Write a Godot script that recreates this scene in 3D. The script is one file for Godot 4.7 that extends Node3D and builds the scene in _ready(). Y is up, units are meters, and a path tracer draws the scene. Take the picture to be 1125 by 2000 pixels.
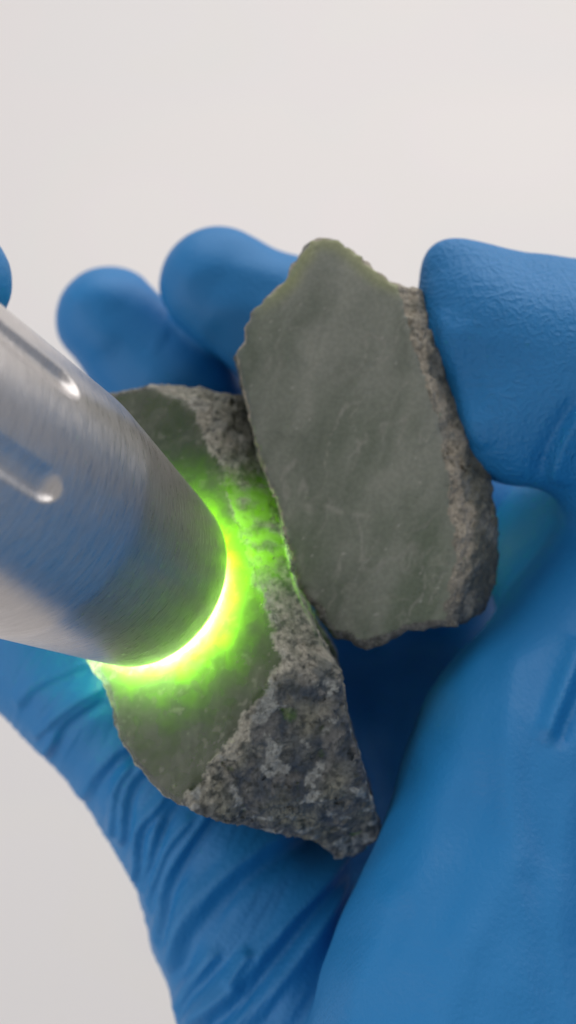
extends Node3D
# Close-up: two raw green stones in a gloved hand, a steel torch pressed on one of them.
# Lengths are worked out in millimetres and written to the scene in metres.
const MM := 0.001
const CAMERA_HEIGHT := 190.0   # mm from the lens to the plane z = 0
const PX := 0.075              # mm per photograph pixel on the plane z = 0

# ---------------------------------------------------------------- helpers
func P(px: float, py: float, z: float) -> Vector3:
	var s := PX * (CAMERA_HEIGHT - z) / CAMERA_HEIGHT
	return Vector3((px - 562.5) * s, -(py - 1000.0) * s, z)

func lin(r: float, g: float, b: float) -> Color:
	return Color(r, g, b).linear_to_srgb()

func tag(o: Node, label: String, category: String, group := "") -> void:
	o.set_meta("label", label)
	o.set_meta("category", category)
	if group: o.set_meta("group", group)

func base(called: String, at: Vector3) -> Node3D:
	var o := Node3D.new()
	o.name = called
	o.position = at * MM
	add_child(o, true)
	return o

func put(called: String, mesh: Mesh, parent: Node, mat: Material = null) -> MeshInstance3D:
	var o := MeshInstance3D.new()
	o.name = called
	o.mesh = mesh
	if mat: o.material_override = mat
	parent.add_child(o, true)
	return o

func noise(sd: int, freq: float, octaves := 3) -> FastNoiseLite:
	var n := FastNoiseLite.new()
	n.seed = sd
	n.noise_type = FastNoiseLite.TYPE_SIMPLEX_SMOOTH
	n.frequency = freq
	n.fractal_type = FastNoiseLite.FRACTAL_FBM if octaves > 1 else FastNoiseLite.FRACTAL_NONE
	n.fractal_octaves = octaves
	return n

func noise_texture(sd: int, freq: float, octaves: int, size := 512, ramp: Gradient = null, cellular := false) -> NoiseTexture2D:
	var t := NoiseTexture2D.new()
	t.width = size
	t.height = size
	t.seamless = true
	var n := noise(sd, freq, octaves)
	if cellular:
		n.noise_type = FastNoiseLite.TYPE_CELLULAR
		n.cellular_return_type = FastNoiseLite.RETURN_DISTANCE2_SUB
	t.noise = n
	if ramp: t.color_ramp = ramp
	return t

func ramp(a: float, b: float, from := 0.0, to := 1.0) -> Gradient:
	var g := Gradient.new()
	g.offsets = PackedFloat32Array([from, to])
	g.colors = PackedColorArray([Color(a, a, a), Color(b, b, b)])
	return g

# ---------------------------------------------------------------- meshing a field with surface nets
# near.call(centre, radius) may prepare the field for one block; field.call(point) is a distance in mm.
func surface_nets(field: Callable, near: Callable, lo: Vector3, hi: Vector3, cell: float, slack: float) -> Dictionary:
	const B := 4
	var size := (hi - lo) / cell
	var bx := int(ceil(size.x / B))
	var by := int(ceil(size.y / B))
	var bz := int(ceil(size.z / B))
	var nx := bx * B + 1
	var ny := by * B + 1
	var nz := bz * B + 1
	var sy := nx
	var sz := nx * ny
	var val := PackedFloat32Array()
	val.resize(nx * ny * nz)
	val.fill(1e9)
	var blocks := PackedInt32Array()
	var half := B * cell * 0.5
	var reach := half * 1.7321
	for k in bz:
		for j in by:
			for i in bx:
				var c := lo + Vector3(i * B, j * B, k * B) * cell + Vector3(half, half, half)
				near.call(c, reach + slack)
				var d: float = field.call(c)
				if absf(d) > reach + slack: continue
				blocks.append(i * B + j * B * sy + k * B * sz)
				for c2 in B + 1:
					for b2 in B + 1:
						var at := i * B + (j * B + b2) * sy + (k * B + c2) * sz
						var p := lo + Vector3(i * B, j * B + b2, k * B + c2) * cell
						for a2 in B + 1:
							if val[at] > 9e8: val[at] = field.call(p)
							at += 1
							p.x += cell
	var vert := PackedVector3Array()
	var at_cell := PackedInt32Array()
	at_cell.resize(val.size())
	at_cell.fill(-1)
	var cells := PackedInt32Array()
	var corner := [0, 1, sy, sy + 1, sz, sz + 1, sz + sy, sz + sy + 1]
	var offs := [Vector3(0, 0, 0), Vector3(1, 0, 0), Vector3(0, 1, 0), Vector3(1, 1, 0), Vector3(0, 0, 1), Vector3(1, 0, 1), Vector3(0, 1, 1), Vector3(1, 1, 1)]
	var edges := [[0, 1], [2, 3], [4, 5], [6, 7], [0, 2], [1, 3], [4, 6], [5, 7], [0, 4], [1, 5], [2, 6], [3, 7]]
	for b in blocks:
		for c2 in B:
			for b2 in B:
				for a2 in B:
					var o := b + a2 + b2 * sy + c2 * sz
					var inside := 0
					for q in corner:
						if val[o + q] < 0.0: inside += 1
					if inside == 0 or inside == 8: continue
					var sum := Vector3.ZERO
					var n := 0
					for e in edges:
						var va := val[o + corner[e[0]]]
						var vb := val[o + corner[e[1]]]
						if (va < 0.0) != (vb < 0.0):
							sum += (offs[e[0]] as Vector3).lerp(offs[e[1]], va / (va - vb))
							n += 1
					at_cell[o] = vert.size()
					cells.append(o)
					vert.append(lo + (Vector3(o % nx, (o / sy) % ny, o / sz) + sum / n) * cell)
	var index := PackedInt32Array()
	var steps := [1, sy, sz]
	for o in cells:
		for ax in 3:
			var s0: int = steps[ax]
			var s1: int = steps[(ax + 1) % 3]
			var s2: int = steps[(ax + 2) % 3]
			var va := val[o]
			var vb := val[o + s0]
			if (va < 0.0) == (vb < 0.0): continue
			if o - s1 - s2 < 0: continue
			var q0 := at_cell[o - s1 - s2]
			var q1 := at_cell[o - s2]
			var q2 := at_cell[o]
			var q3 := at_cell[o - s1]
			if q0 < 0 or q1 < 0 or q3 < 0: continue
			if va < 0.0:
				index.append_array([q0, q2, q1, q0, q3, q2])
			else:
				index.append_array([q0, q1, q2, q0, q2, q3])
	return {"v": vert, "i": index}

func normals_of(v: PackedVector3Array, idx: PackedInt32Array) -> PackedVector3Array:
	var n := PackedVector3Array()
	n.resize(v.size())
	for t in range(0, idx.size(), 3):
		var a := idx[t]
		var b := idx[t + 1]
		var c := idx[t + 2]
		var f := (v[c] - v[a]).cross(v[b] - v[a])
		n[a] += f
		n[b] += f
		n[c] += f
	for i in n.size(): n[i] = n[i].normalized()
	return n

func array_mesh(v: PackedVector3Array, nrm: PackedVector3Array, idx: PackedInt32Array, col: PackedColorArray, origin: Vector3, mat: Material, mesh: ArrayMesh = null, uv := PackedVector2Array()) -> ArrayMesh:
	var out := PackedVector3Array()
	out.resize(v.size())
	for i in v.size(): out[i] = (v[i] - origin) * MM
	var a := []
	a.resize(Mesh.ARRAY_MAX)
	a[Mesh.ARRAY_VERTEX] = out
	a[Mesh.ARRAY_NORMAL] = nrm
	a[Mesh.ARRAY_INDEX] = idx
	if col.size(): a[Mesh.ARRAY_COLOR] = col
	if uv.size(): a[Mesh.ARRAY_TEX_UV] = uv
	var m := mesh if mesh else ArrayMesh.new()
	m.add_surface_from_arrays(Mesh.PRIMITIVE_TRIANGLES, a)
	m.surface_set_material(m.get_surface_count() - 1, mat)
	return m

# ---------------------------------------------------------------- bones joined with a smooth minimum
var bones: Array = []        # [a, b, ra, rb, k]
var close_bones: Array = []
var blend := 4.0

func bone(a: Vector3, b: Vector3, ra: float, rb: float) -> void:
	bones.append([a, b - a, ra, rb - ra, 1.0 / maxf((b - a).length_squared(), 1e-6)])

func chain(points: Array, radii: Array) -> void:
	for i in points.size() - 1: bone(points[i], points[i + 1], radii[i], radii[i + 1])

func bones_near(c: Vector3, r: float) -> void:
	close_bones = []
	var ds := []
	var least := 1e9
	for b in bones:
		var w: Vector3 = c - b[0]
		var t := clampf(w.dot(b[1]) * b[4], 0.0, 1.0)
		var d: float = (w - b[1] * t).length() - b[2] - b[3] * t
		ds.append(d)
		least = minf(least, d)
	for i in bones.size():
		if ds[i] < least + 2.0 * r + blend: close_bones.append(bones[i])

func bones_field(p: Vector3) -> float:
	var best := 1e9
	for b in close_bones:
		var w: Vector3 = p - b[0]
		var t := clampf(w.dot(b[1]) * b[4], 0.0, 1.0)
		var d: float = (w - b[1] * t).length() - b[2] - b[3] * t
		var h := blend - absf(d - best)
		best = minf(best, d)
		if h > 0.0: best -= h * h / (4.0 * blend)
	return best

# ---------------------------------------------------------------- folds of the glove: a relief map over the hand
var fold_lo := Vector2(-75, -90)
var fold_cell := 0.3
var fold_w := 520
var fold_h := 460
var fold := PackedFloat32Array()
var fold_high := PackedFloat32Array()

func spline(pts: Array, step: float) -> PackedVector2Array:
	var c := Curve2D.new()
	c.bake_interval = step
	for i in pts.size():
		var a: Vector2 = pts[maxi(i - 1, 0)]
		var b: Vector2 = pts[mini(i + 1, pts.size() - 1)]
		var m := (b - a) / 6.0
		c.add_point(pts[i], -m, m)
	return c.get_baked_points()

# One fold: photograph points, depth of the glove there, height and width in mm; the valley lies on the fold's right.
func crease(px: Array, z: float, amp: float, w: float, valley := 0.5, taper := 0.14) -> void:
	var pts := []
	for q in px:
		var p := P(q[0], q[1], z)
		pts.append(Vector2(p.x, p.y))
	var line := spline(pts, 0.4)
	var n := line.size()
	var reach := w * 3.6
	var got := {}
	for i in n:
		var c := line[i]
		var t := (line[mini(i + 1, n - 1)] - line[maxi(i - 1, 0)]).normalized()
		var side := Vector2(t.y, -t.x)
		var f := float(i) / (n - 1)
		var fade := smoothstep(0.0, taper, f) * smoothstep(0.0, taper, 1.0 - f)
		var x0 := maxi(0, int((c.x - reach - fold_lo.x) / fold_cell))
		var x1 := mini(fold_w - 1, int((c.x + reach - fold_lo.x) / fold_cell))
		var y0 := maxi(0, int((c.y - reach - fold_lo.y) / fold_cell))
		var y1 := mini(fold_h - 1, int((c.y + reach - fold_lo.y) / fold_cell))
		for y in range(y0, y1 + 1):
			for x in range(x0, x1 + 1):
				var d := fold_lo + Vector2(x, y) * fold_cell - c
				var l := d.length()
				if l > reach: continue
				var key := y * fold_w + x
				if got.has(key) and got[key].x <= l: continue
				got[key] = Vector3(l, l * signf(d.dot(side)), fade)
	for key in got:
		var g: Vector3 = got[key]
		var s := g.y / w
		var up := s / 1.7 if s < 0.0 else s / 0.75
		var h := 1.9 * amp * g.z * (exp(-up * up) - valley * exp(-(s - 1.5) * (s - 1.5) * 1.1))
		if z >= 10.0: fold_high[key] += h
		else: fold[key] += h

func fold_at(p: Vector3) -> float:
	var u := (p.x - fold_lo.x) / fold_cell
	var v := (p.y - fold_lo.y) / fold_cell
	var x := int(u)
	var y := int(v)
	if x < 0 or y < 0 or x >= fold_w - 1 or y >= fold_h - 1: return 0.0
	u -= x
	v -= y
	var k := y * fold_w + x
	var f := fold_high if p.z > 6.0 else fold
	return lerpf(lerpf(f[k], f[k + 1], u), lerpf(f[k + fold_w], f[k + fold_w + 1], u), v) * smoothstep(0.5, 4.0, absf(p.z - 6.0))

# ---------------------------------------------------------------- stones
var outline := PackedFloat32Array()
var out_lo := Vector2.ZERO
var out_cell := 0.5
var out_w := 0
var out_h := 0
var planes: Array = []        # [normal, offset, roughness]; the first is the cut face
var rough_noise: FastNoiseLite
var lump_noise: FastNoiseLite
var edge_noise: FastNoiseLite
var chips: FastNoiseLite
var ledges: FastNoiseLite

func set_outline(px: Array, z: float) -> Rect2:
	var poly := PackedVector2Array()
	for q in px:
		var p := P(q[0], q[1], z)
		poly.append(Vector2(p.x, p.y))
	var box := Rect2(poly[0], Vector2.ZERO)
	for q in poly: box = box.expand(q)
	box = box.grow(4.0)
	out_lo = box.position
	out_w = int(box.size.x / out_cell) + 2
	out_h = int(box.size.y / out_cell) + 2
	outline.resize(out_w * out_h)
	for y in out_h:
		for x in out_w:
			var p := out_lo + Vector2(x, y) * out_cell
			var d := 1e9
			for i in poly.size():
				var a := poly[i]
				var e := poly[(i + 1) % poly.size()] - a
				var t := clampf((p - a).dot(e) / e.length_squared(), 0.0, 1.0)
				d = minf(d, (a + e * t).distance_squared_to(p))
			d = sqrt(d)
			outline[y * out_w + x] = -d if Geometry2D.is_point_in_polygon(p, poly) else d
	return box

func outline_at(x: float, y: float) -> float:
	var u := clampf((x - out_lo.x) / out_cell, 0.0, out_w - 1.01)
	var v := clampf((y - out_lo.y) / out_cell, 0.0, out_h - 1.01)
	var i := int(u)
	var j := int(v)
	u -= i
	v -= j
	var k := j * out_w + i
	return lerpf(lerpf(outline[k], outline[k + 1], u), lerpf(outline[k + out_w], outline[k + out_w + 1], u), v)

func plane(through: Vector3, n: Vector3, roughness: float) -> void:
	n = n.normalized()
	planes.append([n, n.dot(through), roughness])

# the point of the cut face behind a photograph point, and a facet that falls away from the line between two of them
func on_face(px: float, py: float) -> Vector3:
	var eye := Vector3(0, 0, CAMERA_HEIGHT)
	var d := P(px, py, 0) - eye
	return eye + d * ((planes[0][1] - eye.dot(planes[0][0])) / d.dot(planes[0][0]))

func facet(a: Array, b: Array, dip: float, roughness: float, drop := 0.0) -> void:
	var pa := on_face(a[0], a[1])
	var line := (on_face(b[0], b[1]) - pa).normalized()
	plane(pa - planes[0][0] * drop, (planes[0][0] as Vector3).rotated(line, -deg_to_rad(dip)), roughness)

func nothing(_c: Vector3, _r: float) -> void:
	pass

func stone_field(p: Vector3) -> float:
	var d := outline_at(p.x, p.y) + 0.55 * edge_noise.get_noise_3d(p.x, p.y, p.z)
	var rough := 0.6
	for q in planes:
		var e: float = p.dot(q[0]) - q[1]
		if e > d: rough = q[2]
		var h := 0.9 - absf(e - d)
		d = maxf(d, e)
		if h > 0.0: d += h * h / 3.6
	if d > 2.5: return d
	var chip := chips.get_noise_3d(p.x, p.y, p.z) * 0.28 * smoothstep(0.5, 1.0, rough)
	chip += ledges.get_noise_3d(p.x, p.y, p.z) * 0.09
	return d + chip + rough * (0.55 * lump_noise.get_noise_3d(p.x, p.y, p.z) + 0.5 * rough_noise.get_noise_3d(p.x, p.y, p.z))

# the same shape without its roughness, just under the skin
func body_field(p: Vector3) -> float:
	var d := outline_at(p.x, p.y)
	for q in planes:
		var e: float = p.dot(q[0]) - q[1]
		var h := 1.2 - absf(e - d)
		d = maxf(d, e)
		if h > 0.0: d += h * h / 4.8
	return d + 0.55

# 0 on the cut face, 1 on the rind
func rind(p: Vector3) -> float:
	var face: float = p.dot(planes[0][0]) - planes[0][1]
	var other := outline_at(p.x, p.y)
	for i in range(1, planes.size()): if planes[i][2] >= 0.4: other = maxf(other, p.dot(planes[i][0]) - planes[i][1])
	return other - face

func build_stone(called: String, box: Rect2, z0: float, z1: float, cell: float, colour: Callable, face_mat: Material, rind_mat: Material, at: Vector3, core: Material = null, thin_skin = null) -> Node3D:
	var o_core: ArrayMesh
	var m := surface_nets(stone_field, nothing, Vector3(box.position.x, box.position.y, z0), Vector3(box.end.x, box.end.y, z1), cell, 0.8)
	var v: PackedVector3Array = m.v
	var idx: PackedInt32Array = m.i
	var n := normals_of(v, idx)
	var col := PackedColorArray()
	var mask := PackedFloat32Array()
	col.resize(v.size())
	mask.resize(v.size())
	for i in v.size():
		var c: Color = colour.call(v[i], n[i])
		mask[i] = c.a
		c.a = 1.0
		if thin_skin: c.a = thin_skin.call(v[i], mask[i], c)
		col[i] = c
	var fi := PackedInt32Array()
	var ri := PackedInt32Array()
	for t in range(0, idx.size(), 3):
		var s := mask[idx[t]] + mask[idx[t + 1]] + mask[idx[t + 2]]
		if s < 1.5: fi.append_array([idx[t], idx[t + 1], idx[t + 2]])
		else: ri.append_array([idx[t], idx[t + 1], idx[t + 2]])
	var mesh := array_mesh(v, n, fi, col, at, face_mat)
	array_mesh(v, n, ri, col, at, rind_mat, mesh)
	if core:
		var inside := surface_nets(body_field, nothing, Vector3(box.position.x, box.position.y, z0), Vector3(box.end.x, box.end.y, z1), 0.7, 0.5)
		var inner: PackedVector3Array = inside.v
		o_core = array_mesh(inner, normals_of(inner, inside.i), inside.i, PackedColorArray(), at, core)
	print(called, " ", v.size(), " vertices ", Time.get_ticks_msec())
	var o := MeshInstance3D.new()
	o.name = called
	o.position = at * MM
	o.mesh = mesh
	add_child(o, true)
	if core: put("translucent_core", o_core, o)
	return o

# ---------------------------------------------------------------- torch
var torch_tip := Vector3.ZERO
var torch_dir := Vector3.ZERO
var torch_u := Vector3.ZERO
var torch_v := Vector3.ZERO

func on_torch(t: float, ang: float, r: float) -> Vector3:
	return torch_tip - torch_dir * t + (torch_u * cos(ang) + torch_v * sin(ang)) * r

func lathe(profile: Array, around: int, carve: Callable, mat: Material, origin: Vector3) -> ArrayMesh:
	var v := PackedVector3Array()
	var uv := PackedVector2Array()
	var idx := PackedInt32Array()
	var n := profile.size()
	for i in n:
		for a in around + 1:
			var ang := TAU * a / around
			var q: Vector2 = profile[i]
			v.append(on_torch(q.x, ang, q.y - float(carve.call(q.x, ang))))
			uv.append(Vector2(float(a) / around, q.x / 100.0))
	for i in n - 1:
		for a in around:
			var k := i * (around + 1) + a
			idx.append_array([k, k + around + 1, k + 1, k + 1, k + around + 1, k + around + 2])
	var nrm := normals_of(v, idx)
	for i in n:   # close the seam
		var s := (nrm[i * (around + 1)] + nrm[i * (around + 1) + around]).normalized()
		nrm[i * (around + 1)] = s
		nrm[i * (around + 1) + around] = s
	return array_mesh(v, nrm, idx, PackedColorArray(), origin, mat, null, uv)

func no_carving(_t: float, _a: float) -> float:
	return 0.0

var flutes: Array = []        # [angle, end t, half width, back t]
func fluting(t: float, ang: float) -> float:
	for f in flutes:
		var da := wrapf(ang - f[0], -PI, PI) * 16.8
		if absf(da) > 2.2: continue
		var l := Vector2(da, (t - clampf(t, f[1] + f[2] * 1.7, f[3])) * 0.6).length()
		var q: float = l / f[2]
		return 0.85 * (1.0 - pow(q, 2.6)) if q < 1.0 else 0.0
	return 0.0

# ================================================================ the scene
func _ready() -> void:
	var camera := Camera3D.new()
	camera.name = "camera"
	camera.position = Vector3(0, 0, CAMERA_HEIGHT * MM)
	camera.near = 0.01
	camera.far = 20.0
	var lens := CameraAttributesPhysical.new()
	lens.frustum_focal_length = 30.4
	lens.frustum_focus_distance = 0.160
	lens.exposure_aperture = 10.0
	camera.attributes = lens
	add_child(camera)
	camera.fov = rad_to_deg(2.0 * atan(75.0 / CAMERA_HEIGHT))
	camera.current = true
	var env := Environment.new()
	env.background_mode = Environment.BG_COLOR
	env.background_color = lin(0.40, 0.392, 0.392)
	env.tonemap_mode = Environment.TONE_MAPPER_LINEAR
	env.tonemap_exposure = 1.03
	env.sdfgi_enabled = true
	env.ssao_enabled = true
	env.ssil_enabled = true
	var world := WorldEnvironment.new()
	world.name = "world"
	world.environment = env
	add_child(world)
	area_light("ceiling_panel_light", Vector3(0.28, 0.72, -0.02), Vector3(0, 0, -0.12), Vector2(1.6, 0.9), 0.76, lin(1.0, 0.97, 0.94))
	area_light("window_light", Vector3(-0.55, -0.12, 0.30), Vector3(0, 0, -0.15), Vector2(0.7, 0.9), 0.18, lin(0.97, 0.98, 1.0))
	make_wall()
	make_torch()
	make_stones()
	make_hand()
	make_torch_hand()
	print("done ", Time.get_ticks_msec())

func area_light(called: String, at: Vector3, to: Vector3, size: Vector2, energy: float, color: Color) -> void:
	var l := AreaLight3D.new()
	l.name = called
	l.area_size = size
	l.light_energy = energy
	l.light_color = color
	l.shadow_enabled = true
	l.area_range = 5.0
	add_child(l)
	l.look_at_from_position(at, to, Vector3(0, 0.02, -1).normalized() if absf((to - at).normalized().y) > 0.7 else Vector3.UP)

func make_wall() -> void:
	var m := StandardMaterial3D.new()
	m.resource_name = "pale_paint"
	m.albedo_color = lin(0.84, 0.825, 0.815)
	m.roughness = 0.9
	var g := Gradient.new()
	g.colors = PackedColorArray([Color(0.975, 0.975, 0.98), Color(1, 0.99, 0.99)])
	m.albedo_texture = noise_texture(4, 0.006, 3, 256, g)
	m.uv1_triplanar = true
	m.uv1_scale = Vector3(1.5, 1.5, 1.5)
	var b := BoxMesh.new()
	b.size = Vector3(4, 4, 0.04)
	var o := put("wall", b, self, m)
	o.position = Vector3(0, 0, -0.62)
	o.rotation.x = -0.32
	o.set_meta("kind", "structure")
	o.set_meta("label", "plain pale warm-grey wall, out of focus behind the hand")

func make_torch() -> void:
	torch_tip = P(284, 1127, 8)
	torch_dir = Vector3(0.5, -0.43, -1).normalized()
	torch_u = torch_dir.cross(Vector3.UP).normalized()
	torch_v = torch_u.cross(torch_dir)
	var at := on_torch(60, 0, 0)
	var root := base("torch", at)
	tag(root, "brushed steel torch with capsule-shaped flutes, its lit end pressed on the lower stone", "torch")
	var steel := StandardMaterial3D.new()
	steel.resource_name = "brushed_steel"
	steel.albedo_color = lin(0.74, 0.71, 0.70)
	steel.metallic = 1.0
	steel.roughness = 1.0
	steel.roughness_texture = streaks(11, 0.24, 0.38)
	steel.albedo_texture = streaks(13, 0.88, 1.0)
	steel.uv1_scale = Vector3(2, 7, 1)
	steel.heightmap_enabled = true
	steel.heightmap_texture = streaks(12, 0.0, 1.0)
	steel.heightmap_scale = 0.0016
	steel.anisotropy_enabled = true
	steel.anisotropy = -0.45
	var prof := []
	# from inside the mouth, round the rim, along the tapered bezel
	for q in [[20.0, 11.6], [3.0, 12.0], [1.0, 12.1], [0.15, 12.3], [0.0, 12.6], [0.12, 12.9], [0.4, 13.08]]: prof.append(Vector2(q[0], q[1]))
	var ts := [0.0, 4.0, 10.0, 18.0, 28.0, 40.5]
	var rs := [13.0, 13.65, 14.4, 15.45, 16.75, 16.8]
	var t := 0.8
	while t < 40.3:
		var k := 0
		while ts[k + 1] < t: k += 1
		prof.append(Vector2(t, lerpf(rs[k], rs[k + 1], (t - ts[k]) / (ts[k + 1] - ts[k]))))
		t += 0.6
	# soften the breaks between the cones
	for pass_n in 3:
		var copy := prof.duplicate()
		for i in range(8, prof.size() - 1): prof[i] = (copy[i - 1] + copy[i] * 2.0 + copy[i + 1]) / 4.0
	prof.append(Vector2(40.42, 16.80))
	put("bezel", lathe(prof, 240, no_carving, steel, at), root)
	var flute_px := [[118, 966], [156, 766]]
	for q in flute_px:
		var best := 1e9
		var hit := Vector2.ZERO
		for i in 200:
			for j in 40:
				var a := TAU * i / 200.0
				var tt := 18.0 + j * 0.75
				var p := on_torch(tt, a, 16.8)
				var nrm := torch_u * cos(a) + torch_v * sin(a)
				if nrm.dot(Vector3(0, 0, CAMERA_HEIGHT) - p) < 0.0: continue
				var d := (p - P(q[0], q[1], p.z)).length()
				if d < best:
					best = d
					hit = Vector2(a, tt)
		print("flute ", hit, " ", best)
		flutes.append([hit.x, hit.y, 1.85, hit.y + 17.0])
	var gap: float = wrapf(flutes[1][0] - flutes[0][0], -PI, PI)
	var first: float = flutes[0][0]
	for i in range(2, 8): flutes.append([first + gap * i if absf(gap * 8.0 - TAU) < 0.8 else first + TAU * (i) / 8.0, flutes[0][1], 1.85, flutes[0][1] + 17.0])
	var body := []
	for q in [[40.42, 16.80], [40.8, 16.80]]: body.append(Vector2(q[0], q[1]))
	t = 41.1
	while t < 64.0:
		body.append(Vector2(t, 16.80))
		t += 0.35
	for q in [[64.0, 16.80], [64.4, 16.6], [64.6, 16.0], [66.0, 15.2], [70.0, 14.0], [74.0, 13.2], [100.0, 13.0], [118.0, 13.0], [119.0, 12.6], [119.4, 11.8], [119.5, 0.0]]: body.append(Vector2(q[0], q[1]))
	put("body", lathe(body, 420, fluting, steel, at), root)
	# dark gap ring and the glowing window in the mouth
	var glow := StandardMaterial3D.new()
	glow.resource_name = "lit_window"
	glow.albedo_color = Color(1, 1, 1)
	glow.emission_enabled = true
	glow.emission = Color(0.92, 1.0, 0.85)
	glow.emission_energy_multiplier = 30.0
	var disc := []
	for q in [[3.0, 0.0], [3.0, 6.0], [3.0, 11.9], [3.2, 12.05], [5.0, 12.05]]: disc.append(Vector2(q[0], q[1]))
	put("lamp_window", lathe(disc, 72, no_carving, glow, at), root)
	var l := OmniLight3D.new()
	l.name = "lamp_light"
	l.light_size = 0.01
	l.light_energy = 46.0
	l.light_color = Color(0.92, 1.0, 0.85)
	l.shadow_enabled = true
	l.omni_range = 2.0
	l.position = on_torch(-12.0, 0.4, 0.4) * MM
	add_child(l)

func streaks(sd: int, a: float, b: float) -> ImageTexture:
	var r := RandomNumberGenerator.new()
	r.seed = sd
	var n := noise(sd, 1.0, 1)
	var w := 1024
	var h := 512
	var im := Image.create(w, h, false, Image.FORMAT_L8)
	for y in h:
		for x in w:
			var ang := TAU * x / w
			var s := n.get_noise_3d(cos(ang) * 2.2, sin(ang) * 2.2, y * 0.19) * 0.65 + n.get_noise_3d(cos(ang) * 1.2 + 40.0, sin(ang) * 1.2, y * 0.07) * 0.3 + n.get_noise_3d(cos(ang) * 5.0 + 90.0, sin(ang) * 5.0, y * 0.45) * 0.4
			var g := lerpf(a, b, clampf(0.5 + s * 0.6, 0.0, 1.0))
			im.set_pixel(x, y, Color(g, g, g))
	return ImageTexture.create_from_image(im)

# colours of the stones; the alpha tells face (0) from rind (1)
var tone: FastNoiseLite
var fine: FastNoiseLite
var patch: FastNoiseLite
var grain: FastNoiseLite
var scratches: Array = []

func stone_material(called: String, sss: float, rough: float, relief: float, low: float) -> StandardMaterial3D:
	var m := StandardMaterial3D.new()
	m.resource_name = called
	m.vertex_color_use_as_albedo = true
	m.roughness = rough
	m.albedo_texture = noise_texture(21, 0.03, 5, 512, ramp(low, 1.0, 0.25, 0.75))
	m.uv1_triplanar = true
	m.uv1_scale = Vector3(70, 70, 70)
	m.heightmap_enabled = true
	m.heightmap_texture = noise_texture(22, 0.03, 5, 512)
	m.heightmap_scale = relief
	m.subsurf_scatter_enabled = true
	m.subsurf_scatter_strength = sss
	return m

# the stone's outer skin: lets part of the light into the body
func skin(of: StandardMaterial3D, alpha: float) -> StandardMaterial3D:
	var m: StandardMaterial3D = of.duplicate()
	m.resource_name = of.resource_name + "_skin"
	m.transparency = BaseMaterial3D.TRANSPARENCY_ALPHA
	m.albedo_color.a = alpha
	m.subsurf_scatter_enabled = false
	return m

func vein(p: Vector3) -> float:
	var q := fine.get_noise_3d(p.x * 0.5 + 30.0, p.y * 0.22, p.z * 0.5)
	return clampf(1.0 - absf(q) * 9.0, 0.0, 1.0)

func scratch(p: Vector3, a: Vector3, b: Vector3, w: float) -> float:
	var d := b - a
	var t := clampf((p - a).dot(d) / d.length_squared(), 0.0, 1.0)
	return clampf(1.0 - (p - a - d * t).length() / w, 0.0, 1.0)

func front_stone_colour(p: Vector3, n: Vector3) -> Color:
	var r := rind(p) + 0.7 * patch.get_noise_3d(p.x, p.y, p.z)
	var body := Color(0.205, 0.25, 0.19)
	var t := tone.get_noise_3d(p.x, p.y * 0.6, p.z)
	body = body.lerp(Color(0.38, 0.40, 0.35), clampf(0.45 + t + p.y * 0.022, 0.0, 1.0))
	var wx := p.x + 2.2 * tone.get_noise_3d(p.x * 2.0, p.y * 2.0, 17.0)
	var wy := p.y + 2.2 * tone.get_noise_3d(p.x * 2.0, p.y * 2.0, 57.0)
	var along := wx * 0.94 - wy * 0.34       # the grain leans from upper right to lower left
	var down := wx * 0.34 + wy * 0.94
	var cloud := tone.get_noise_3d(along * 3.4, down * 0.9, p.z + 50.0)
	body = body.lerp(Color(0.50, 0.51, 0.45), clampf(cloud * 0.95 + 0.03, 0.0, 0.5))
	body = body.lerp(Color(0.115, 0.150, 0.115), clampf(-cloud * 0.8 - 0.05, 0.0, 0.5))
	var wisp := 1.0 - absf(fine.get_noise_3d(along * 0.55, down * 0.16, p.z)) * 14.0
	body = body.lerp(Color(0.46, 0.46, 0.41), clampf(wisp, 0.0, 1.0) * clampf(0.35 + 1.5 * tone.get_noise_3d(p.x * 1.6, p.y * 1.6, 90.0), 0.0, 0.8))
	var crack := 1.0 - absf(fine.get_noise_3d(wx * 0.22 + 40.0, wy * 0.3, p.z)) * 40.0
	body = body.lerp(Color(0.42, 0.43, 0.37), clampf(crack, 0.0, 1.0) * 0.5 * smoothstep(8.0, -6.0, p.y))
	if grain.get_noise_3d(p.x * 1.6, p.y * 1.6, p.z * 1.6) > 0.66: body = body.lerp(Color(0.6, 0.6, 0.55), 0.7)
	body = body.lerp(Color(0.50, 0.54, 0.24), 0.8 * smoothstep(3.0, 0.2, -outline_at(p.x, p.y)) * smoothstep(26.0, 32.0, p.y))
	for k in scratches: body = body.lerp(Color(0.5, 0.5, 0.44), 0.7 * scratch(p, k[0], k[1], k[2]))
	if r < 0.0: return Color(body.r, body.g, body.b, 0.0)
	var f := patch.get_noise_3d(p.x * 0.7 + 9.0, p.y * 0.5, p.z * 0.7)
	var g := grain.get_noise_3d(p.x, p.y * 0.7, p.z)
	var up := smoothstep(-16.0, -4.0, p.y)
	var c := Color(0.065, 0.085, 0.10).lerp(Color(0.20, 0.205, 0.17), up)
	var band := smoothstep(3.6, 0.8, r + f * 3.5)
	c = c.lerp(Color(0.56, 0.50, 0.40), clampf(band * (0.25 + 0.9 * up), 0.0, 1.0) * 0.9)
	c = c.lerp(Color(0.33, 0.335, 0.31), smoothstep(0.1, 0.45, f) * 0.7)
	c = c.lerp(Color(0.055, 0.07, 0.065), smoothstep(0.15, 0.45, g) * 0.5)
	return Color(c.r, c.g, c.b, smoothstep(0.0, 0.3, r))

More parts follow.
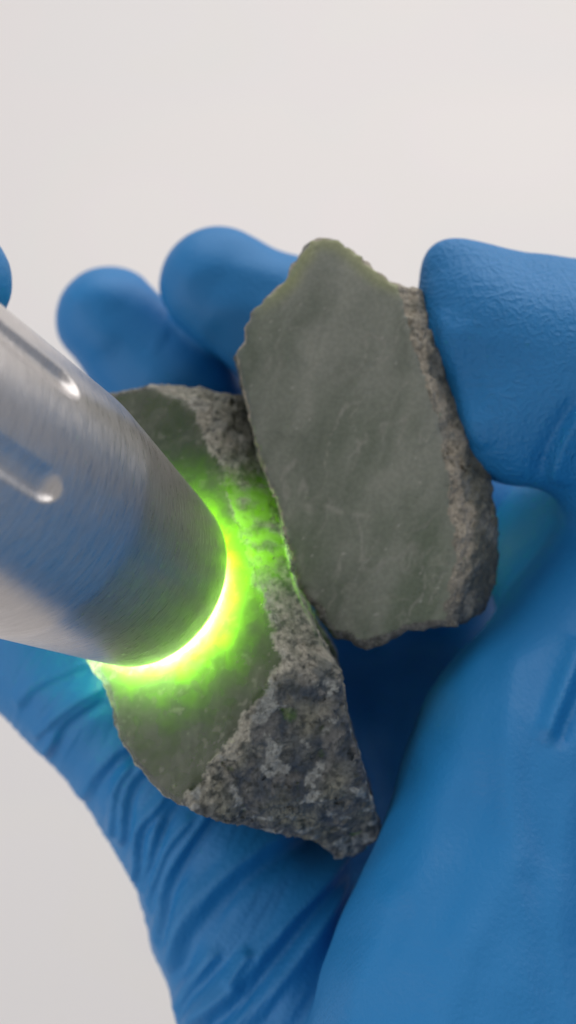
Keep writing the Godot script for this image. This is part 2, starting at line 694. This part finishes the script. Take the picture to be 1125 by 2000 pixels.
func lower_stone_colour(p: Vector3, n: Vector3) -> Color:
	var r := rind(p) + 0.9 * patch.get_noise_3d(p.x, p.y, p.z)
	var body := Color(0.15, 0.155, 0.12)
	var t := tone.get_noise_3d(p.x, p.y, p.z)
	body = body.lerp(Color(0.105, 0.115, 0.09), clampf(0.5 + t, 0.0, 1.0))
	body = body.lerp(Color(0.24, 0.24, 0.19), 0.3 * vein(p))
	if grain.get_noise_3d(p.x * 0.8, p.y * 0.8, p.z * 0.8 + 50.0) > 0.42: body = body.lerp(Color(0.30, 0.29, 0.24), 0.6)
	if r < 0.0: return Color(body.r, body.g, body.b, 0.0)
	var f := patch.get_noise_3d(p.x * 0.8 + 9.0, p.y * 0.6, p.z * 0.8)
	var g := grain.get_noise_3d(p.x, p.y, p.z)
	var g2 := grain.get_noise_3d(p.x * 0.36 + 70.0, p.y * 0.36, p.z * 0.36)
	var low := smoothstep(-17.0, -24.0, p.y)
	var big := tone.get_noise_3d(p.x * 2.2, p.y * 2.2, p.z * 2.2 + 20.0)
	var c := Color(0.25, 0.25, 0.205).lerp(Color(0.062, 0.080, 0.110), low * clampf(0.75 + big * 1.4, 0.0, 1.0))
	c = c.lerp(Color(0.54, 0.51, 0.43), smoothstep(2.6, 0.3, r + f * 4.0 + big * 2.0) * 0.8)
	c = c.lerp(Color(0.46, 0.43, 0.36), smoothstep(0.1, 0.4, f + big * 0.6) * (0.8 - 0.55 * low))
	c = c.lerp(Color(0.40, 0.42, 0.41), smoothstep(0.22, 0.28, g2) * (0.25 + 0.55 * low))
	c = c.lerp(Color(0.04, 0.048, 0.05), smoothstep(0.16, 0.45, g - big * 0.3) * 0.75)
	return Color(c.r, c.g, c.b, smoothstep(0.0, 0.3, r))

# how much of the light the lower stone's skin keeps out
func lower_skin(p: Vector3, is_rind: float, c: Color) -> float:
	if is_rind < 0.5: return clampf(0.68 + 0.25 * tone.get_noise_3d(p.x * 5.0, p.y * 5.0, p.z * 5.0), 0.5, 0.85)
	var thin := smoothstep(-12.0, -5.0, p.y) * smoothstep(9.0, 2.0, p.y)
	var f := patch.get_noise_3d(p.x * 0.9 + 60.0, p.y * 0.9, p.z * 0.9)
	return clampf(0.9 - thin * (0.42 + 0.7 * f), 0.38, 0.95)

func make_stones() -> void:
	tone = noise(31, 0.05, 3)
	fine = noise(32, 0.35, 3)
	patch = noise(33, 0.28, 4)
	grain = noise(37, 0.6, 3)
	ledges = noise(39, 0.13, 1)
	ledges.noise_type = FastNoiseLite.TYPE_CELLULAR
	ledges.cellular_return_type = FastNoiseLite.RETURN_CELL_VALUE
	ledges.domain_warp_enabled = true
	ledges.domain_warp_amplitude = 5.0
	ledges.domain_warp_frequency = 0.12
	chips = noise(38, 0.42, 1)
	chips.noise_type = FastNoiseLite.TYPE_CELLULAR
	chips.cellular_return_type = FastNoiseLite.RETURN_CELL_VALUE
	chips.domain_warp_enabled = true
	chips.domain_warp_amplitude = 1.6
	chips.domain_warp_frequency = 0.35
	rough_noise = noise(34, 0.45, 4)
	lump_noise = noise(35, 0.12, 2)
	edge_noise = noise(36, 0.4, 4)
	var face_mat := stone_material("translucent_stone", 1.0, 0.32, 0.0012, 0.93)
	var rind_mat := stone_material("stone_rind", 0.35, 0.75, 0.06, 0.8)
	var core := FogMaterial.new()
	core.resource_name = "stone_body"
	core.albedo = lin(0.35, 0.95, 0.012)
	core.density = 540.0
	var core_grey := FogMaterial.new()
	core_grey.resource_name = "stone_body_grey"
	core_grey.albedo = lin(0.62, 0.72, 0.30)
	core_grey.density = 320.0
	# the stone under the torch
	var box := set_outline([[215, 755], [290, 745], [380, 752], [440, 765], [500, 770], [530, 860], [548, 1010], [580, 1140], [622, 1230], [660, 1290], [668, 1370], [690, 1440], [715, 1530], [740, 1612], [734, 1640], [690, 1685], [660, 1676], [600, 1620], [540, 1600], [470, 1575], [420, 1545], [340, 1515], [280, 1465], [245, 1410], [220, 1340], [188, 1295], [140, 1245], [105, 1180], [85, 1060], [90, 930], [120, 830], [165, 775]], 3)
	planes = []
	plane(on_torch(0.3, PI * 0.85, 13.0), Vector3(-0.42, 0.27, 0.865), 0.1)
	facet([385, 770], [450, 980], 38, 1.0)
	facet([500, 1120], [552, 1260], 42, 1.0)
	facet([560, 1280], [395, 1505], 36, 1.6)
	facet([580, 1200], [690, 1490], 64, 1.0, 3.0)
	plane(P(300, 752, -1), Vector3(0.0, 0.75, 0.66), 0.8)
	plane(Vector3(0, 0, -23), Vector3(0.1, 0.0, -1.0), 0.8)
	plane(P(668, 1668, 3), Vector3(0.15, -0.75, 0.6), 1.0)
	var o := build_stone("rough_stone", box, -34.0, 22.0, 0.3, lower_stone_colour, skin(face_mat, 1.0), skin(rind_mat, 1.0), P(430, 1500, -12), core, lower_skin)
	tag(o, "grey-green raw stone glowing bright green beside the torch mouth, crusted lower end", "stone", "raw green stones held in the glove")
	# the stone in front of it, on the right
	box = set_outline([[600, 470], [630, 463], [665, 470], [690, 490], [720, 520], [745, 540], [790, 560], [825, 562], [840, 600], [855, 680], [880, 740], [900, 800], [940, 860], [960, 900], [968, 960], [980, 1040], [983, 1100], [970, 1160], [940, 1200], [900, 1218], [840, 1222], [790, 1228], [750, 1245], [712, 1263], [685, 1250], [650, 1240], [628, 1215], [615, 1185], [590, 1160], [570, 1110], [565, 1060], [550, 1010], [530, 950], [505, 890], [490, 830], [480, 780], [465, 720], [458, 690], [475, 670], [478, 640], [500, 600], [535, 570], [560, 545], [570, 520], [590, 495]], 7)
	planes = []
	plane(P(700, 850, 10), Vector3(-0.05, 0.06, 1.0), 0.15)
	facet([826, 575], [860, 830], 40, 1.0)
	facet([858, 830], [912, 1010], 44, 1.3)
	facet([914, 1010], [876, 1205], 54, 1.2)
	facet([720, 1230], [600, 1130], 12, 0.3)
	facet([900, 905], [690, 1110], 5, 0.2)
	facet([890, 1185], [680, 1140], 9, 0.25)
	for q in [[700, 1108, 770, 1180, 0.35], [735, 1150, 800, 1195, 0.3], [640, 990, 665, 1000, 0.7], [690, 1005, 720, 1008, 0.4], [800, 640, 812, 655, 0.25], [600, 990, 604, 996, 0.9]]:
		scratches.append([on_face(q[0], q[1]), on_face(q[2], q[3]), q[4]])
	plane(P(700, 850, -6), Vector3(0.22, -0.10, -1.0), 0.8)
	plane(P(680, 480, 3), Vector3(0.25, 0.7, -0.7), 0.6)
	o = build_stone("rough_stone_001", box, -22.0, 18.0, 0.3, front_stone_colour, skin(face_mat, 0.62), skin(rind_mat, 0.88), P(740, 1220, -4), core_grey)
	tag(o, "large flat-faced grey-green stone slab held between the fingertips and thumb", "stone", "raw green stones held in the glove")

func glove_material() -> StandardMaterial3D:
	var m := StandardMaterial3D.new()
	m.resource_name = "blue_nitrile"
	m.albedo_color = lin(0.010, 0.192, 0.48)
	m.roughness = 0.52
	m.metallic_specular = 0.5
	m.heightmap_enabled = true
	m.heightmap_texture = noise_texture(51, 0.02, 4, 512)
	m.heightmap_scale = 0.009
	m.uv1_triplanar = true
	m.uv1_scale = Vector3(110, 110, 110)
	return m

var glove: StandardMaterial3D

func make_hand() -> void:
	glove = glove_material()
	bones = []
	blend = 5.0
	# little finger and the outer edge of the palm
	chain([P(-330, 900, -34), P(-120, 1085, -26), P(105, 1262, -22), P(170, 1338, -21), P(366, 1552, -20), P(505, 1800, -18), P(600, 1970, -16), P(700, 2250, -16)], [9.0, 10.5, 11.6, 12.0, 13.2, 16.0, 19.5, 24.0])
	# ring and middle fingers
	chain([P(215, 622, -36), P(330, 745, -38), P(480, 930, -46), P(620, 1300, -70)], [9.2, 10.2, 11.0, 12.5])
	chain([P(425, 552, -24), P(585, 650, -26), P(700, 880, -42), P(740, 1250, -70)], [9.3, 10.6, 11.0, 12.5])
	# index finger, behind the stone
	chain([P(700, 720, -22), P(800, 860, -32), P(900, 1000, -46), P(880, 1250, -70)], [8.0, 8.6, 10.0, 12.5])
	# back of the palm
	chain([P(480, 1300, -48), P(560, 1600, -46), P(760, 2100, -40)], [12.0, 14.0, 20.0])
	chain([P(620, 1300, -72), P(700, 1700, -50), P(850, 2200, -40)], [13.0, 14.0, 20.0])
	chain([P(740, 1250, -72), P(860, 1700, -48), P(950, 2200, -40)], [13.0, 15.0, 20.0])
	chain([P(880, 1250, -70), P(980, 1700, -40), P(1000, 2200, -36)], [13.0, 15.0, 20.0])
	chain([P(900, 1010, -50), P(1080, 1010, -46), P(1250, 1120, -34)], [11.0, 12.0, 14.0])
	# thumb with its mound
	bone(P(905, 560, 2), P(1010, 815, 2), 5.0, 9.0)
	bone(P(905, 560, 2), P(1180, 648, 0), 5.0, 8.6)
	bone(P(960, 650, 3), P(1180, 740, 3), 9.5, 13.6)
	bone(P(1010, 815, 2), P(1180, 790, 2), 9.0, 12.0)
	chain([P(1180, 730, 2), P(1345, 985, 0), P(1232, 1230, -3), P(1088, 1500, 3), P(985, 1940, 13), P(880, 2400, 24)], [13.6, 15.0, 16.5, 20.3, 23.0, 28.0])
	bone(P(872, 512, 3), P(910, 565, 2), 1.3, 5.0)
	bone(P(876, 515, 2), P(1180, 596, 0), 1.4, 4.6)
	chain([P(1345, 985, 0), P(1490, 1300, 14), P(1510, 1900, 26), P(1260, 2450, 26)], [15.0, 19.0, 22.0, 28.0])
	bone(P(1120, 1075, -22), P(1345, 1000, -4), 13.0, 15.5)
	bone(P(1120, 1075, -22), P(1150, 1130, -22), 13.0, 13.0)
	bone(P(1150, 1130, -22), P(1150, 1330, -10), 13.0, 16.0)
	var cell := 0.42
	var lo := Vector3(-66, -92, -90)
	var hi := Vector3(84, 48, 50)
	var m := surface_nets(bones_field, bones_near, lo, hi, cell, 0.4)
	var v: PackedVector3Array = m.v
	var idx: PackedInt32Array = m.i
	print("hand ", v.size(), " ", Time.get_ticks_msec())
	fold.resize(fold_w * fold_h)
	fold.fill(0.0)
	fold_high.resize(fold_w * fold_h)
	fold_high.fill(0.0)
	glove_folds()
	var n := normals_of(v, idx)
	var drape := noise(61, 0.05, 2)
	for i in v.size():
		var p := v[i]
		var h := fold_at(p) * smoothstep(-0.55, 0.1, n[i].z) * smoothstep(-46.0, -38.0, p.z)
		var ac := p.x * 0.86 - p.y * 0.5
		var al := p.x * 0.5 + p.y * 0.86
		var strip := smoothstep(6.0, -6.0, p.x + (p.y + 55.0) * 0.35) * smoothstep(-12.0, -24.0, p.y) * smoothstep(-0.5, 0.1, n[i].z)
		h += 0.13 * strip * (1.0 - 2.2 * absf(drape.get_noise_3d(ac * 9.0, al * 1.3, 5.0)))
		h += 0.8 * drape.get_noise_3d(p.x, p.y, p.z)
		v[i] = p + n[i] * h
	n = normals_of(v, idx)
	var at := P(800, 1900, -20)
	var root := base("person", at)
	tag(root, "hand in a blue nitrile glove, cupped around both stones, thumb at the right", "person")
	var plain := PackedInt32Array()
	var grained := PackedInt32Array()
	for t in range(0, idx.size(), 3):
		var p := v[idx[t]]
		if p.x > 15.0 and p.y > 1.5 - 0.25 * (p.x - 30.0) and p.z > -16.0: grained.append_array([idx[t], idx[t + 1], idx[t + 2]])
		else: plain.append_array([idx[t], idx[t + 1], idx[t + 2]])
	var crinkled: StandardMaterial3D = glove.duplicate()
	crinkled.resource_name = "blue_nitrile_crinkled"
	var leather := noise_texture(52, 0.014, 3, 512)
	(leather.noise as FastNoiseLite).fractal_type = FastNoiseLite.FRACTAL_RIDGED
	(leather.noise as FastNoiseLite).domain_warp_enabled = true
	(leather.noise as FastNoiseLite).domain_warp_amplitude = 18.0
	(leather.noise as FastNoiseLite).domain_warp_frequency = 0.01
	crinkled.heightmap_texture = leather
	crinkled.heightmap_scale = 0.032
	crinkled.uv1_scale = Vector3(75, 75, 75)
	var mesh := array_mesh(v, n, plain, PackedColorArray(), at, glove)
	array_mesh(v, n, grained, PackedColorArray(), at, crinkled, mesh)
	put("gloved_hand", mesh, root)

func glove_folds() -> void:
	# creases across the outer edge of the palm and the little finger
	var z := -9.0
	crease([[20, 1395], [43, 1365], [80, 1333], [149, 1301], [190, 1290]], z, 0.35, 0.9)
	crease([[50, 1460], [72, 1435], [107, 1403], [155, 1365], [215, 1335]], z, 0.45, 0.8)
	crease([[70, 1500], [99, 1451], [115, 1419], [160, 1381], [215, 1350]], z, 0.5, 0.8)
	crease([[140, 1590], [171, 1541], [181, 1520], [229, 1467], [270, 1440]], z, 0.5, 1.1)
	crease([[225, 1665], [243, 1627], [251, 1541], [291, 1488], [340, 1450]], z, 0.6, 0.8)
	crease([[215, 1650], [226, 1600], [236, 1530], [270, 1480]], z, 0.5, 0.7)
	crease([[260, 1740], [272, 1691], [277, 1616], [315, 1563], [345, 1528]], z, 0.55, 0.7)
	crease([[275, 1760], [283, 1712], [304, 1643], [325, 1573], [370, 1530]], z, 0.5, 0.8)
	crease([[300, 1865], [315, 1819], [320, 1733], [352, 1659], [421, 1563], [470, 1530]], z, 0.7, 1.0)
	crease([[290, 1800], [300, 1740], [330, 1650], [390, 1570]], z, 0.5, 0.7)
	crease([[315, 1920], [336, 1867], [363, 1792], [427, 1712], [507, 1653], [600, 1620], [670, 1620]], z, 0.95, 1.5)
	crease([[345, 1980], [355, 1957], [373, 1909], [395, 1877], [440, 1820]], z, 0.5, 0.8)
	# long folds between the two mounds of the palm
	crease([[340, 2030], [363, 1995], [405, 1947], [469, 1883], [533, 1808], [600, 1744], [700, 1672], [740, 1640]], z, 1.0, 1.3)
	crease([[462, 1890], [475, 1856], [500, 1820]], z, 0.5, 0.8)
	crease([[395, 2060], [460, 1975], [560, 1870], [650, 1770], [720, 1690]], -6, 0.6, 1.6)
	crease([[480, 2060], [550, 1960], [620, 1840], [685, 1720], [735, 1640]], -4, 0.5, 1.7)
	crease([[660, 2060], [720, 1930], [790, 1780], [860, 1620], [920, 1490]], 24, 0.4, 2.4)
	crease([[1048, 1440], [1062, 1402], [1085, 1360], [1150, 1250]], 16, 0.75, 1.0)
	crease([[1010, 1680], [995, 1540], [1010, 1400], [1060, 1260]], 18, 0.22, 1.5)
	crease([[985, 1750], [978, 1560], [990, 1400], [1030, 1260]], 18, 0.16, 1.3)
	crease([[640, 2060], [668, 1960], [712, 1830], [770, 1690]], 14, 0.3, 1.2)
	crease([[800, 2060], [850, 1900], [930, 1740], [1000, 1640]], 22, 0.14, 2.0)
	crease([[1120, 1500], [1080, 1640], [1060, 1800], [1070, 1960]], 22, 0.16, 1.6)
	# thumb
	crease([[858, 590], [872, 660], [888, 740], [925, 830], [960, 880]], 11, 0.5, 1.0)
	crease([[895, 620], [905, 700], [918, 780], [950, 850]], 12, 0.3, 1.4)
	crease([[950, 640], [955, 720], [975, 800]], 13, 0.14, 1.6)
	crease([[1150, 780], [1108, 860], [1098, 920], [1125, 1010]], 14, 0.8, 1.2)
	# the two finger tips behind
	crease([[330, 560], [400, 515], [500, 520], [600, 570]], -14, 0.2, 2.6)
	crease([[380, 650], [420, 600], [500, 600], [560, 640]], -14, 0.12, 2.4)
	crease([[125, 610], [180, 570], [260, 590], [340, 660]], -26, 0.2, 2.6)
	crease([[180, 700], [230, 650], [320, 690]], -28, 0.12, 2.4)

func make_torch_hand() -> void:
	bones = []
	blend = 4.0
	var frame := func(t: float, a: float, out: float) -> Vector3: return on_torch(t, a, out)
	chain([P(-96, 548, 14), P(-290, 520, 18), P(-520, 500, 34), on_torch(84, 2.6, 34)], [8.2, 8.8, 9.4, 10.5])
	for i in 3:
		var t := 82.0 + 17.0 * i
		chain([on_torch(t - 4, 5.6, 20), on_torch(t - 2, 4.6, 24), on_torch(t, 3.6, 26), on_torch(t + 4, 2.6, 34)], [7.8, 8.6, 9.2, 10.5])
	chain([on_torch(90, 0.4, 22), on_torch(104, 0.9, 25), on_torch(116, 1.6, 32)], [8.6, 9.8, 11.5])
	chain([on_torch(84, 2.6, 35), on_torch(118, 2.2, 40)], [11.0, 14.0])
	chain([on_torch(104, 1.6, 33), on_torch(122, 2.2, 40), on_torch(160, 2.2, 60)], [12.0, 16.0, 18.0])
	var lo := Vector3.ONE * 1e9
	var hi := Vector3.ONE * -1e9
	for b in bones:
		for q in [b[0], b[0] + b[1]]:
			lo = lo.min(q - Vector3.ONE * 21.0)
			hi = hi.max(q + Vector3.ONE * 21.0)
	var m := surface_nets(bones_field, bones_near, lo, hi, 1.2, 0.5)
	var v: PackedVector3Array = m.v
	var at := on_torch(118, 2.2, 40)
	var root := base("person", at)
	root.name = "person_001"
	tag(root, "other hand in a blue nitrile glove, one fingertip showing on top of the torch", "person")
	put("gloved_hand", array_mesh(v, normals_of(v, m.i), m.i, PackedColorArray(), at, glove), root)
	print("torch hand ", v.size())
